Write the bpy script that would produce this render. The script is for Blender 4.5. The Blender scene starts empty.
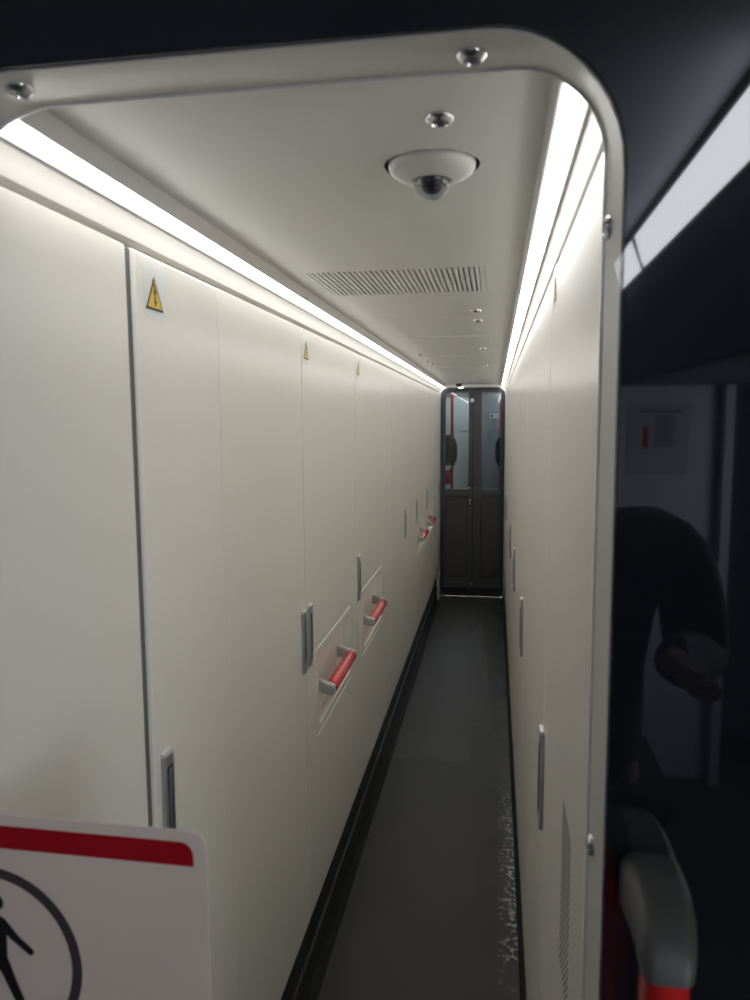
import bpy, bmesh, math, random
from mathutils import Vector, Matrix
random.seed(7)
PI = math.pi
scene = bpy.context.scene
COL = scene.collection

# ------------------------------------------------------------------ camera
EYE = 1.765
F_PX = 735.0
yaw, pitch, roll = math.radians(-9.25), math.radians(-6.25), math.radians(-0.32)
f = Vector((math.sin(yaw)*math.cos(pitch), math.cos(yaw)*math.cos(pitch), math.sin(pitch)))
r = Vector((math.cos(yaw), -math.sin(yaw), 0)); u = r.cross(f)
r2 = r*math.cos(roll)+u*math.sin(roll); u2 = -r*math.sin(roll)+u*math.cos(roll)
cam = bpy.data.cameras.new('camera'); camo = bpy.data.objects.new('camera', cam); COL.objects.link(camo)
M = Matrix(((r2.x, u2.x, -f.x, 0), (r2.y, u2.y, -f.y, 0), (r2.z, u2.z, -f.z, EYE), (0, 0, 0, 1)))
camo.matrix_world = M
cam.sensor_fit = 'VERTICAL'; cam.sensor_height = 36; cam.lens = F_PX/1000*36
cam.clip_start = 0.01; cam.clip_end = 60
cam.dof.use_dof = True; cam.dof.focus_distance = 2.6; cam.dof.aperture_fstop = 6.5
scene.camera = camo
# ------------------------------------------------------------------ light levels and exposure
scene.view_settings.view_transform = 'Standard'; scene.view_settings.look = 'None'
scene.view_settings.gamma = 1.0; scene.view_settings.use_curve_mapping = False
scene.view_settings.exposure = 0.0
w = bpy.data.worlds.new('world'); scene.world = w; w.use_nodes = True
w.node_tree.nodes['Background'].inputs[0].default_value = (0.0, 0.0, 0.0, 1)
w.node_tree.nodes['Background'].inputs[1].default_value = 0.0
STRIP = 13.0        # corridor light strips
VEST = 10.0         # vestibule strip behind the camera
CAB = 30.0          # lamps of the compartment beyond the far door
scene.cycles.max_bounces = 10; scene.cycles.diffuse_bounces = 6; scene.cycles.glossy_bounces = 5
scene.cycles.transparent_max_bounces = 12

XL, XR = -0.531, 0.099
ZC = 2.10
YF, YE = 0.72, 7.284

# ------------------------------------------------------------------ materials
def srgb(r_, g, b):
    def c(v):
        v /= 255.0
        return v/12.92 if v <= 0.04045 else ((v+0.055)/1.055)**2.4
    return (c(r_), c(g), c(b), 1)
MAT = {}
def mat(name, col, rough=0.5, metal=0.0, coat=0.0, bump=0, bscale=50, var=0, vscale=6, spec=0.5, coat_rough=0.05):
    m = bpy.data.materials.new(name); m.use_nodes = True
    nt = m.node_tree; b = nt.nodes['Principled BSDF']
    b.inputs['Base Color'].default_value = col
    b.inputs['Roughness'].default_value = rough; b.inputs['Metallic'].default_value = metal
    b.inputs['Coat Weight'].default_value = coat; b.inputs['Coat Roughness'].default_value = coat_rough
    b.inputs['Specular IOR Level'].default_value = spec
    tc = nt.nodes.new('ShaderNodeTexCoord')
    if var:
        n = nt.nodes.new('ShaderNodeTexNoise'); n.inputs['Scale'].default_value = vscale; n.inputs['Detail'].default_value = 4
        nt.links.new(tc.outputs['Object'], n.inputs['Vector'])
        mx = nt.nodes.new('ShaderNodeMix'); mx.data_type = 'RGBA'
        mx.inputs[6].default_value = tuple(max(0, c*(1-var)) for c in col[:3])+(1,)
        mx.inputs[7].default_value = tuple(min(1, c*(1+var)) for c in col[:3])+(1,)
        nt.links.new(n.outputs['Fac'], mx.inputs[0]); nt.links.new(mx.outputs[2], b.inputs['Base Color'])
    if bump:
        n2 = nt.nodes.new('ShaderNodeTexNoise'); n2.inputs['Scale'].default_value = bscale; n2.inputs['Detail'].default_value = 3
        nt.links.new(tc.outputs['Object'], n2.inputs['Vector'])
        bp = nt.nodes.new('ShaderNodeBump'); bp.inputs['Strength'].default_value = bump; bp.inputs['Distance'].default_value = 0.002
        nt.links.new(n2.outputs['Fac'], bp.inputs['Height']); nt.links.new(bp.outputs['Normal'], b.inputs['Normal'])
    MAT[name] = m
    return m
def emit(name, col, s):
    m = bpy.data.materials.new(name); m.use_nodes = True; nt = m.node_tree
    nt.nodes.remove(nt.nodes['Principled BSDF'])
    e = nt.nodes.new('ShaderNodeEmission'); e.inputs[0].default_value = col; e.inputs[1].default_value = s
    nt.links.new(e.outputs[0], nt.nodes['Material Output'].inputs[0]); MAT[name] = m
    return m
mat('panel', (0.83, 0.81, 0.755, 1), 0.27, var=0.02, vscale=2.5, bump=0.015, bscale=9)
mat('inner_white', (0.72, 0.70, 0.66, 1), 0.4, var=0.02)
mat('ceiling', (0.76, 0.76, 0.735, 1), 0.38, var=0.02, vscale=3)
mat('cornice', (0.66, 0.64, 0.61, 1), 0.4, var=0.01)
mat('lining', (0.56, 0.55, 0.52, 1), 0.45, var=0.03, vscale=8)
mat('housing', (0.45, 0.45, 0.45, 1), 0.35, 0.3, var=0.02)
mat('chrome', (0.62, 0.62, 0.62, 1), 0.2, 1.0, var=0.03)
mat('latch_metal', (0.46, 0.48, 0.51, 1), 0.3, 0.9, var=0.05, vscale=30)
mat('latch_light', (0.72, 0.72, 0.70, 1), 0.35, 0.6, var=0.03)
mat('grey_plastic', (0.085, 0.085, 0.080, 1), 0.48, var=0.03, vscale=20)
mat('light_grey_plastic', (0.42, 0.42, 0.40, 1), 0.35, var=0.03, vscale=20)
mat('red', (0.62, 0.022, 0.022, 1), 0.25, coat=0.4, var=0.03, vscale=20)
mat('dark_red', (0.45, 0.004, 0.012, 1), 0.4, var=0.02)
mat('pole_red', (0.42, 0.02, 0.04, 1), 0.4, var=0.02)
mat('edge_glint_white', (0.88, 0.88, 0.86, 1), 0.3)
mat('kick', (0.016, 0.016, 0.016, 1), 0.55, var=0.2, vscale=20, bump=0.3, bscale=200)
mat('door_grey', (0.060, 0.061, 0.064, 1), 0.5, var=0.1, vscale=4)
mat('door_black', (0.026, 0.029, 0.034, 1), 0.4, var=0.1)
mat('black', (0.012, 0.012, 0.013, 1), 0.5, var=0.1)
mat('sticker_white', (0.75, 0.75, 0.75, 1), 0.3, var=0.01)
mat('yellow', (0.78, 0.53, 0.02, 1), 0.35, var=0.02)
mat('sign_white', (0.88, 0.82, 0.80, 1), 0.5, var=0.02)
mat('ring_grey', (0.075, 0.055, 0.058, 1), 0.5, var=0.05)
mat('dome_white', (0.66, 0.66, 0.64, 1), 0.3, var=0.01)
mat('front', (0.0095, 0.0110, 0.0150, 1), 0.03, coat=0.0, var=0.1, vscale=2, spec=0.8)
mat('room_wall', (0.62, 0.66, 0.74, 1), 0.6, var=0.03)
mat('room_dark', (0.13, 0.14, 0.17, 1), 0.6, var=0.05)
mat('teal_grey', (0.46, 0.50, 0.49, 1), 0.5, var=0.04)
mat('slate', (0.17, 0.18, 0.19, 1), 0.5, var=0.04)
mat('coat_cloth', (0.035, 0.037, 0.042, 1), 0.9, var=0.2, vscale=10, bump=0.3)
mat('hair', (0.015, 0.011, 0.008, 1), 0.6, var=0.2)
mat('skin', (0.50, 0.30, 0.22, 1), 0.5, var=0.04)
mat('device', (0.72, 0.84, 0.95, 1), 0.3, var=0.02)
mat('paper', (0.50, 0.52, 0.60, 1), 0.6, var=0.01)
emit('strip_light', (1.0, 0.985, 0.95, 1), STRIP)
emit('vest_light', (0.92, 0.95, 1.0, 1), VEST)
emit('vest_fill', (0.92, 0.95, 1.0, 1), 9.0)  # fill for the added side panel
mat('gap_shade', (0.10, 0.10, 0.095, 1), 0.6)  # carcass colour, darkened to put shade into the door gaps
emit('cab_light', (0.85, 0.95, 1.0, 1), CAB)

def glass(name, tint, ior=1.45):
    m = bpy.data.materials.new(name); m.use_nodes = True; nt = m.node_tree
    nt.nodes.remove(nt.nodes['Principled BSDF'])
    t = nt.nodes.new('ShaderNodeBsdfTransparent'); t.inputs[0].default_value = tint
    g = nt.nodes.new('ShaderNodeBsdfGlossy'); g.inputs['Roughness'].default_value = 0.0
    lw = nt.nodes.new('ShaderNodeLayerWeight'); lw.inputs['Blend'].default_value = 0.5
    pw = nt.nodes.new('ShaderNodeMath'); pw.operation = 'POWER'; pw.inputs[1].default_value = 5.0
    nt.links.new(lw.outputs['Facing'], pw.inputs[0])
    f0 = ((ior-1)/(ior+1))**2
    fr = nt.nodes.new('ShaderNodeMath'); fr.operation = 'MULTIPLY_ADD'; fr.inputs[1].default_value = 1-f0; fr.inputs[2].default_value = f0
    nt.links.new(pw.outputs[0], fr.inputs[0])
    mx = nt.nodes.new('ShaderNodeMixShader')
    nt.links.new(fr.outputs[0], mx.inputs[0]); nt.links.new(t.outputs[0], mx.inputs[1]); nt.links.new(g.outputs[0], mx.inputs[2])
    nt.links.new(mx.outputs[0], nt.nodes['Material Output'].inputs[0]); MAT[name] = m
glass('pane_clear', (0.99, 0.99, 0.99, 1), 1.28)
glass('pane_tint', (0.86, 0.88, 0.88, 1), 1.45)

def floor_mat():
    m = mat('floor', (0.05, 0.05, 0.048, 1), 0.55); nt = m.node_tree; b = nt.nodes['Principled BSDF']
    tc = nt.nodes.new('ShaderNodeTexCoord')
    def noise(s, d=4):
        n = nt.nodes.new('ShaderNodeTexNoise'); n.inputs['Scale'].default_value = s; n.inputs['Detail'].default_value = d
        nt.links.new(tc.outputs['Object'], n.inputs['Vector']); return n
    def mth(op, a, b_=0.0, clamp=False):
        n = nt.nodes.new('ShaderNodeMath'); n.operation = op; n.use_clamp = clamp
        for i, v in enumerate((a, b_)):
            if isinstance(v, (int, float)): n.inputs[i].default_value = v
            else: nt.links.new(v, n.inputs[i])
        return n.outputs[0]
    def mixc(fac, a, b_):
        n = nt.nodes.new('ShaderNodeMix'); n.data_type = 'RGBA'
        nt.links.new(fac, n.inputs[0])
        for i, v in ((6, a), (7, b_)):
            if isinstance(v, tuple): n.inputs[i].default_value = v
            else: nt.links.new(v, n.inputs[i])
        return n.outputs[2]
    fine = noise(380, 2); big = noise(3.5)
    speck = mth('MULTIPLY', mth('SUBTRACT', fine.outputs['Fac'], 0.45), 2.2, True)
    c0 = mixc(speck, (0.022, 0.022, 0.0215, 1), (0.060, 0.059, 0.057, 1))
    c1 = mixc(mth('MULTIPLY', mth('SUBTRACT', big.outputs['Fac'], 0.4), 1.5, True), c0, (0.046, 0.0445, 0.0425, 1))
    sx = nt.nodes.new('ShaderNodeSeparateXYZ'); nt.links.new(tc.outputs['Object'], sx.inputs[0])
    # worn grime along the right skirting
    edge = mth('MULTIPLY', mth('MULTIPLY', mth('SUBTRACT', sx.outputs[0], XR-0.075), 18.0, True), mth('LESS_THAN', sx.outputs[0], XR+0.03))
    blob = noise(5.5, 3); det = noise(44, 9)
    a = mth('MULTIPLY', mth('SUBTRACT', blob.outputs['Fac'], 0.47), 14.0, True)
    d = mth('MULTIPLY', mth('SUBTRACT', det.outputs['Fac'], 0.50), 12.0, True)
    near = mth('MULTIPLY', mth('SUBTRACT', 3.6, sx.outputs[1]), 1.2, True)
    white = mth('MULTIPLY', mth('MULTIPLY', mth('MULTIPLY', a, d), edge), near)
    wet = mth('MULTIPLY', edge, mth('MULTIPLY', mth('SUBTRACT', noise(5, 4).outputs['Fac'], 0.42), 6.0, True))
    c2 = mixc(wet, c1, (0.018, 0.018, 0.018, 1))
    c3 = mixc(white, c2, (0.34, 0.34, 0.33, 1))
    nt.links.new(c3, b.inputs['Base Color'])
    bp = nt.nodes.new('ShaderNodeBump'); bp.inputs['Strength'].default_value = 0.35; bp.inputs['Distance'].default_value = 0.001
    nt.links.new(fine.outputs['Fac'], bp.inputs['Height']); nt.links.new(bp.outputs['Normal'], b.inputs['Normal'])
    nt.links.new(mth('SUBTRACT', 0.58, mth('MULTIPLY', wet, 0.25)), b.inputs['Roughness'])
floor_mat()

# ------------------------------------------------------------------ helpers
def BM(): return bmesh.new()
def box(bm, x0, x1, y0, y1, z0, z1):
    v = [bm.verts.new((x, y, z)) for x in (x0, x1) for y in (y0, y1) for z in (z0, z1)]
    for q in ((0, 1, 3, 2), (4, 6, 7, 5), (0, 4, 5, 1), (2, 3, 7, 6), (0, 2, 6, 4), (1, 5, 7, 3)):
        bm.faces.new([v[i] for i in q])
def bbox(bm, x0, x1, y0, y1, z0, z1, bev=0.002, seg=2):
    t = BM(); box(t, x0, x1, y0, y1, z0, z1)
    bmesh.ops.recalc_face_normals(t, faces=t.faces)
    bmesh.ops.bevel(t, geom=list(t.edges), offset=bev, segments=seg, profile=0.5, affect='EDGES')
    merge(bm, t)
def merge(bm, t):
    me = bpy.data.meshes.new('tmp'); t.to_mesh(me); t.free(); bm.from_mesh(me); bpy.data.meshes.remove(me)
def loop_rr(a0, a1, b0, b1, rad, k=5):
    """rounded rectangle in (a,b), counter clockwise, same count for every call"""
    pts = []
    rads = rad if isinstance(rad, (tuple, list)) else (rad,)*4     # br, tr, tl, bl
    for (cx, cy, s), q in zip(((a1, b0, -PI/2), (a1, b1, 0), (a0, b1, PI/2), (a0, b0, PI)), rads):
        q = max(q, 1e-5)
        ox = cx - q if cx == a1 else cx + q
        oy = cy - q if cy == b1 else cy + q
        for i in range(k+1):
            t = s + i/k*PI/2
            pts.append((ox+q*math.cos(t), oy+q*math.sin(t)))
    return pts
def loft(bm, rings, cap0=False, cap1=False):
    vs = [[bm.verts.new(p) for p in ring] for ring in rings]
    for A, B in zip(vs, vs[1:]):
        n = len(A)
        for i in range(n):
            j = (i+1) % n
            bm.faces.new((A[i], A[j], B[j], B[i]))
    if cap0: bm.faces.new(vs[0][::-1])
    if cap1: bm.faces.new(vs[-1])
    return vs
def lathe(bm, prof, c, axis='z', n=32, cap=True):
    rings = []
    for rad, h in prof:
        ring = []
        for i in range(n):
            t = 2*PI*i/n; a, b = max(rad, 1e-5)*math.cos(t), max(rad, 1e-5)*math.sin(t)
            if axis == 'z': p = (c[0]+a, c[1]+b, c[2]+h)
            elif axis == 'x': p = (c[0]+h, c[1]+a, c[2]+b)
            else: p = (c[0]+a, c[1]+h, c[2]+b)
            ring.append(p)
        rings.append(ring)
    loft(bm, rings, cap, cap)
def tube(bm, pts, rad, n=14, sx=1.0):
    rings = []
    P = [Vector(p) for p in pts]
    for i, p in enumerate(P):
        d = (P[min(i+1, len(P)-1)]-P[max(i-1, 0)]).normalized()
        up = Vector((0, 0, 1)) if abs(d.z) < 0.9 else Vector((1, 0, 0))
        a = d.cross(up).normalized(); b = a.cross(d)
        q = rad[i] if isinstance(rad, (list, tuple)) else rad
        rings.append([tuple(p + a*math.cos(2*PI*k/n)*q*sx + b*math.sin(2*PI*k/n)*q) for k in range(n)])
    loft(bm, rings, True, True)
def sweep_profile(bm, prof, y0, y1):
    """closed profile of (x,z) swept along y"""
    loft(bm, [[(x, y0, z) for x, z in prof], [(x, y1, z) for x, z in prof]], True, True)
ORIG = {}
def obj(name, bm, m, parent=None, smooth=False, loc=None):
    bmesh.ops.recalc_face_normals(bm, faces=bm.faces)
    me = bpy.data.meshes.new(name)
    if parent is not None: o0 = ORIG[parent.name]
    else: o0 = Vector(loc) if loc is not None else Vector((0, 0, 0))
    bmesh.ops.translate(bm, verts=bm.verts, vec=-o0)
    bm.to_mesh(me); bm.free()
    for mm in (m if isinstance(m, (list, tuple)) else [m]): me.materials.append(MAT[mm])
    if smooth:
        me.polygons.foreach_set('use_smooth', [True]*len(me.polygons))
        me.set_sharp_from_angle(angle=math.radians(38))
    o = bpy.data.objects.new(name, me); COL.objects.link(o)
    if parent is not None: o.parent = parent
    else: o.location = o0
    ORIG[o.name] = o0
    if name in ('door', 'recess_tray', 'door_leaf', 'carcass', 'wall_front', 'plate'):
        wn = o.modifiers.new('wn', 'WEIGHTED_NORMAL'); wn.keep_sharp = True; wn.weight = 80
    return o
def tag(o, label, cat, group=None, kind=None):
    o['label'] = label; o['category'] = cat
    if group: o['group'] = group
    if kind: o['kind'] = kind
    return o
def thing(name, label, cat, loc, group=None):
    o = bpy.data.objects.new(name, None); COL.objects.link(o); o.location = loc; o.empty_display_size = 0.05
    ORIG[o.name] = Vector(loc)
    return tag(o, label, cat, group)
def struct(name, bm, m, smooth=False, parent=None):
    o = obj(name, bm, m, parent, smooth)
    if parent is None: o['kind'] = 'structure'
    return o

# ------------------------------------------------------------------ STRUCTURE
b = BM(); box(b, -3.0, 3.0, -2.6, 11.2, -0.12, 0.0); struct('floor', b, 'floor')
# outer walls of the machine passage (behind the cabinet rows)
b = BM(); box(b, XL-0.47, XL-0.42, 0.66, YE+0.05, 0, 2.35); struct('wall_left', b, 'inner_white')
b = BM(); box(b, XR+0.42, XR+0.47, 0.66, YE+0.05, 0, 2.35); struct('wall_right', b, 'inner_white')

# passage ceiling: panels with seams
VX0, VX1, VY0, VY1 = -0.445, -0.026, 1.68, 2.015
CE0, CE1 = XL+0.046, XR-0.046
DX, DY, DR = -0.087, 1.022, 0.0640        # hole for the surveillance dome
seams = [YF-0.005, 2.476, 3.70, 4.65, 5.50, 6.35, YE]
c_root = None
b = BM(); box(b, XL-0.42, XR+0.42, 0.66, YE+0.05, 2.16, 2.20); ceil = struct('ceiling', b, 'inner_white')
def cpanel(x0, x1, y0, y1):
    t = BM()
    if y0 < 1:      # first panel: round hole for the dome and a rectangular opening for the grille
        ysp = 1.35
        n = 8
        out = loop_rr(x0, x1, y0, ysp, 0.0, n)
        hole = []
        for (ax, ay) in out:
            pass
        m_ = len(out)
        # match hole points by angle from the hole centre
        angs = []
        ring0, ring1 = [], []
        for k in range(64):
            a = 2*PI*k/64
            dx, dy = math.cos(a), math.sin(a)
            ts = []
            if dx > 1e-9: ts.append((x1-DX)/dx)
            if dx < -1e-9: ts.append((x0-DX)/dx)
            if dy > 1e-9: ts.append((ysp-DY)/dy)
            if dy < -1e-9: ts.append((y0-DY)/dy)
            q = min(ts)
            ring0.append((DX+dx*q, DY+dy*q)); ring1.append((DX+dx*DR, DY+dy*DR))
        for (cxx, cyy) in ((x0, y0), (x1, y0), (x0, ysp), (x1, ysp)):
            k = min(range(64), key=lambda i: (ring0[i][0]-cxx)**2+(ring0[i][1]-cyy)**2)
            ring0[k] = (cxx, cyy)
        loft(t, [[(p[0], p[1], ZC) for p in ring0], [(p[0], p[1], ZC) for p in ring1], [(p[0], p[1], ZC+0.018) for p in ring1]])
        r1 = loop_rr(x0, x1, ysp, y1, 0.0005, 3); r2_ = loop_rr(VX0, VX1, VY0, VY1, 0.0005, 3)
        loft(t, [[(p[0], p[1], ZC) for p in r1], [(p[0], p[1], ZC) for p in r2_], [(p[0], p[1], ZC+0.018) for p in r2_]])
    else:
        e = 0.003
        loft(t, [[(p[0], p[1], z) for p in loop_rr(x0+d, x1-d, y0+d, y1-d, 0.002, 3)] for d, z in ((0, ZC+0.02), (0, ZC+e), (e*0.3, ZC+e*0.3), (e, ZC))], False, True)
    return t
for i in range(len(seams)-1):
    y0, y1 = seams[i]+0.003, seams[i+1]-0.003
    x1 = CE1
    struct('ceiling_panel', cpanel(CE0, CE1, y0, y1), 'ceiling', parent=ceil)
# box above the grille and dome so nothing bright shows through
def screw(bm, c, rad=0.0165, axis='z', d=-1):
    prof = [(rad, 0.0), (rad, d*0.002), (rad*0.93, d*0.0042), (rad*0.62, d*0.0075), (rad*0.60, d*0.0075), (rad*0.55, d*0.0055), (rad*0.30, d*0.0052), (rad*0.28, d*0.0015), (0.0, d*0.0015)]
    lathe(bm, prof, c, axis, 24)
for (x, y, rd) in ((-0.065, 0.862, 0.0165), (-0.062, 2.345, 0.0165), (-0.061, 2.579, 0.0165), (-0.06, 3.588, 0.0165), (-0.391, 3.842, 0.011), (-0.377, 4.469, 0.011), (-0.39, 4.30, 0.009), (-0.06, 4.75, 0.014)):
    b = BM(); screw(b, (x, y, ZC), rd); o = obj('screw', b, 'chrome', ceil, True)
# faint access hatches in the further ceiling panels
for (x0, x1, y0, y1) in ((-0.36, -0.02, 3.05, 3.45), (-0.40, -0.15, 3.95, 4.40), (-0.36, -0.06, 4.85, 5.30), (-0.36, -0.06, 5.7, 6.15)):
    b = BM(); bbox(b, x0, x1, y0, y1, ZC-0.002, ZC+0.004, 0.0015); struct('access_hatch', b, 'ceiling', parent=ceil)

# cornice on both sides: closed profiles swept along the passage
def corn_prof(side):
    pts = [(-0.10, 2.0245), (-0.020, 2.0245), (-0.012, 2.0275), (-0.006, 2.0300), (-0.003, 2.0290), (0.0005, 2.0300), (0.0012, 2.0345), (0.0020, 2.040), (0.0035, 2.047), (0.0055, 2.0535), (0.0080, 2.0575), (0.0115, 2.0640), (0.0125, 2.0628), (0.0150, 2.0628), (0.0160, 2.0640), (0.0163, 2.0650),
           (0.0163, 2.070), (0.0340, 2.076), (0.0395, 2.0765), (0.0425, 2.0765), (0.0430, 2.082), (0.0460, ZC-0.002), (0.0460, 2.13), (-0.10, 2.13)]
    return [((XL+c) if side < 0 else (XR-c), z) for c, z in pts]
for side, nm in ((-1, 'trim_left'), (1, 'trim_right')):
    b = BM(); sweep_profile(b, corn_prof(side), YF+0.004, YE-0.002); struct(nm, b, 'cornice', True)
for side, lab in ((-1, 'long white linear light glowing above the left cabinet row'), (1, 'long white linear light glowing above the right cabinet row')):
    X = lambda c, side=side: (XL+c) if side < 0 else (XR-c)
    t = thing('light_strip', lab, 'light', (X(0.024), 4.0, 2.06), 'light strips of the passage')
    prof = [(0.0155, 2.0625), (0.0150, 2.0605), (0.0215, 2.0655), (0.0290, 2.0700), (0.0345, 2.0730), (0.0342, 2.0765), (0.028, 2.0745)]
    # diffuser, slightly bowed
    dp = [(0.0167, 2.0665), (0.0215, 2.0655), (0.0275, 2.0655), (0.0335, 2.0668), (0.0375, 2.0690), (0.0392, 2.0715), (0.0392, 2.0745), (0.0340, 2.0750), (0.0167, 2.0690)]
    b = BM(); sweep_profile(b, [(X(c), z) for c, z in dp], YF+0.006, YE-0.004); obj('diffuser', b, 'strip_light', t, True)
    b = BM(); sweep_profile(b, [(X(c), z) for c, z in ((0.0396, 2.0740), (0.0426, 2.0742), (0.0426, 2.0762), (0.0396, 2.0760))], YF+0.006, YE-0.004); obj('housing_rail', b, 'housing', t)
    for yy in (1.9, 3.1, 4.3, 5.5):
        b = BM(); bbox(b, min(X(0.0430), X(0.0455)), max(X(0.0430), X(0.0455)), yy, yy+0.02, 2.076, 2.082, 0.0008); obj('clip', b, 'housing', t)

# skirting: dark kick boards under the doors
b = BM(); kp = [(XL-0.030, 0.0), (XL+0.016, 0.0), (XL+0.014, 0.012), (XL+0.002, 0.030), (XL-0.006, 0.055), (XL-0.006, 0.12), (XL-0.002, 0.125), (XL-0.002, 0.15), (XL-0.010, 0.155), (XL-0.012, 0.285), (XL-0.030, 0.285)]
sweep_profile(b, kp, YF+0.01, 6.98); struct('baseboard_left', b, 'kick')
b = BM(); kp = [(XR+0.030, 0.0), (XR-0.002, 0.0), (XR+0.004, 0.02), (XR+0.008, 0.285), (XR+0.030, 0.285)]
sweep_profile(b, kp, YF+0.01, YE-0.01); struct('baseboard_right', b, 'kick')

# ------------------------------------------------------------------ CABINETS
DZ0, DZ1 = 0.268, 2.019
def yz(loop, x): return [(x, a, c) for a, c in loop]
def make_cabinet(side, y0, y1, label, gapl=0.0030, recess=None, latches=(), stickers=(), grilles=(), lz=(1.047, 1.225), group=None, proud=0.0, R=0.0020):
    X0 = XL if side < 0 else XR
    s = 1 if side < 0 else -1          # direction out of the wall
    X = lambda d: X0 + s*d             # d>0 into the passage
    ym = (y0+y1)/2
    t = thing('cabinet', label, 'cabinet', (X(-0.2), ym, 0), group)
    b = BM(); bbox(b, min(X(-0.40), X(-0.034)), max(X(-0.40), X(-0.034)), max(y0, 0.7205)+0.0008, y1-0.0008, 0.0, DZ1+0.004, 0.001); obj('carcass', b, 'gap_shade', t)
    a0, a1 = y0+gapl, y1-0.0030
    rings = [yz(loop_rr(a0, a1, DZ0, DZ1, 0.003), X(-0.028)), yz(loop_rr(a0, a1, DZ0, DZ1, 0.003), X(-R))]
    for k in range(1, 5):
        q = k/4*PI/2; i = R*(1-math.cos(q))*0.75; d = -R*(1-math.sin(q))
        rings.append(yz(loop_rr(a0+i, a1-i, DZ0+i, DZ1-i, 0.004), X(d+proud)))
    b = BM()
    if recess:
        q0, q1, w0, w1 = recess
        rings.append(yz(loop_rr(q0-0.0015, q1+0.0015, w0-0.0015, w1+0.0015, 0.010), X(proud)))
        rings.append(yz(loop_rr(q0, q1, w0, w1, 0.010), X(proud-0.0025)))
        loft(b, rings, True, False)
    else:
        loft(b, rings, True, True)
    dr = obj('door', b, 'panel', t, True)
    b = BM(); box(b, min(X(-0.030), X(-0.0022)), max(X(-0.030), X(-0.0022)), y0-0.0028, y0+gapl-0.0002, DZ0, DZ1-0.003); obj('gap_shade_strip', b, 'gap_strip_grey', t)  # strip added in the door gap, its dark colour stands for shade
    if recess:
        q0, q1, w0, w1 = recess
        b = BM()
        rr = []
        for i, d, rd in ((0, -0.0025, 0.010), (0.002, -0.0035, 0.010), (0.0045, 0.0005, 0.010), (0.026, 0.0005, 0.018), (0.0285, -0.002, 0.018), (0.034, -0.026, 0.020), (0.042, -0.032, 0.022)):
            rr.append(yz(loop_rr(q0+i, q1-i, w0+i, w1-i, rd), X(d+proud)))
        loft(b, rr, False, True); obj('recess_tray', b, 'panel', t, True)
        # grab handle: two brackets and a red grip
        gz = (w0+w1)/2-0.014; g0, g1 = q0+0.085, q1-0.125
        h = obj_handle(t, X, g0, g1, gz)
    for ly in latches: latch(t, X, s, ly, lz, proud)
    for (sy, sz, hw) in stickers: warn(t, X, s, sy, sz, hw, proud)
    for (g0, g1, h0, h1, st, nn) in grilles:
        b = BM()
        for k in range(nn):
            zz = h0+(h1-h0)*(k+0.5)/nn
            if st == 'slot':
                # slots rise towards the opening, clipped to the grille field
                sl_ = 1.05; dz = (g1-g0)*sl_; z0_ = h0-dz+(h1-h0+dz)*(k+0.5)/nn
                ya, yb = g1, g0; za, zb = z0_, z0_+dz
                if za < h0: ya = g1-(h0-za)/sl_; za = h0
                if zb > h1: yb = g0+(zb-h1)/sl_; zb = h1
                if ya-yb < 0.006: continue
                hw_ = 0.0015
                loft(b, [[(X(d), ya, za-hw_), (X(d), ya, za+hw_), (X(d), yb, zb+hw_), (X(d), yb, zb-hw_)] for d in (-0.002, 0.0005)], True, True)
            else:
                for yy in [g0+(g1-g0)*(i+0.5)/9 for i in range(9)]:
                    bbox(b, min(X(-0.004), X(0.0012)), max(X(-0.004), X(0.00015)), yy-0.003, yy+0.003, zz-0.003, zz+0.003, 0.0001, 1)
        g = obj('grille' if st == 'slot' else 'embossed_studs', b, 'slot_dark' if st == 'slot' else 'panel', t)
        g['label'] = 'small grey louvre slots low on the door' if st == 'slot' else 'faint raised pattern high on the door'
    return t
def latch(t, X, s, ly, lz, proud=0.0):
    z0, z1 = lz; w = 0.0165
    P = lambda loop, d: [(X(d+proud), a, c) for a, c in loop]
    b = BM()
    rr = [P(loop_rr(ly-w, ly+w, z0, z1, 0.004), -0.004), P(loop_rr(ly-w, ly+w, z0, z1, 0.004), 0.006), P(loop_rr(ly-w+0.002, ly+w-0.002, z0+0.002, z1-0.002, 0.004), 0.008),
          P(loop_rr(ly-w+0.006, ly+w-0.006, z0+0.020, z1-0.022, 0.003), 0.008), P(loop_rr(ly-w+0.0065, ly+w-0.0065, z0+0.0205, z1-0.0225, 0.003), 0.003)]
    loft(b, rr, True, True)
    l = obj('latch', b, 'latch_metal', t, True)
    b = BM()
    rr = [P(loop_rr(ly-0.0085, ly+0.0085, z0+0.036, z1-0.026, 0.003), 0.002), P(loop_rr(ly-0.0085, ly+0.0085, z0+0.036, z1-0.026, 0.003), 0.0095), P(loop_rr(ly-0.0070, ly+0.0070, z0+0.038, z1-0.028, 0.003), 0.0105)]
    loft(b, rr, True, True); obj('lever', b, 'grey_metal', l, True)
    b = BM(); lathe(b, [(0.0050, 0.0), (0.0050, s*0.0065), (0.0038, s*0.0078), (0.0, s*0.0078)], (X(0.002+proud), ly, z0+0.028), 'x', 14); obj('push_button', b, 'chrome', l, True)
    b = BM(); bbox(b, min(X(0.0005), X(0.0095)), max(X(0.0005), X(0.0095)), ly-w-0.0005, ly+w+0.0005, z1-0.004, z1+0.004, 0.0015); obj('end_cap', b, 'latch_light', l, True)
mat('gap_strip_grey', (0.13, 0.13, 0.125, 1), 0.7)
mat('grey_metal', (0.24, 0.27, 0.31, 1), 0.35, 0.8, var=0.05)
mat('slot_dark', (0.12, 0.118, 0.11, 1), 0.6, var=0.05)
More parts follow.
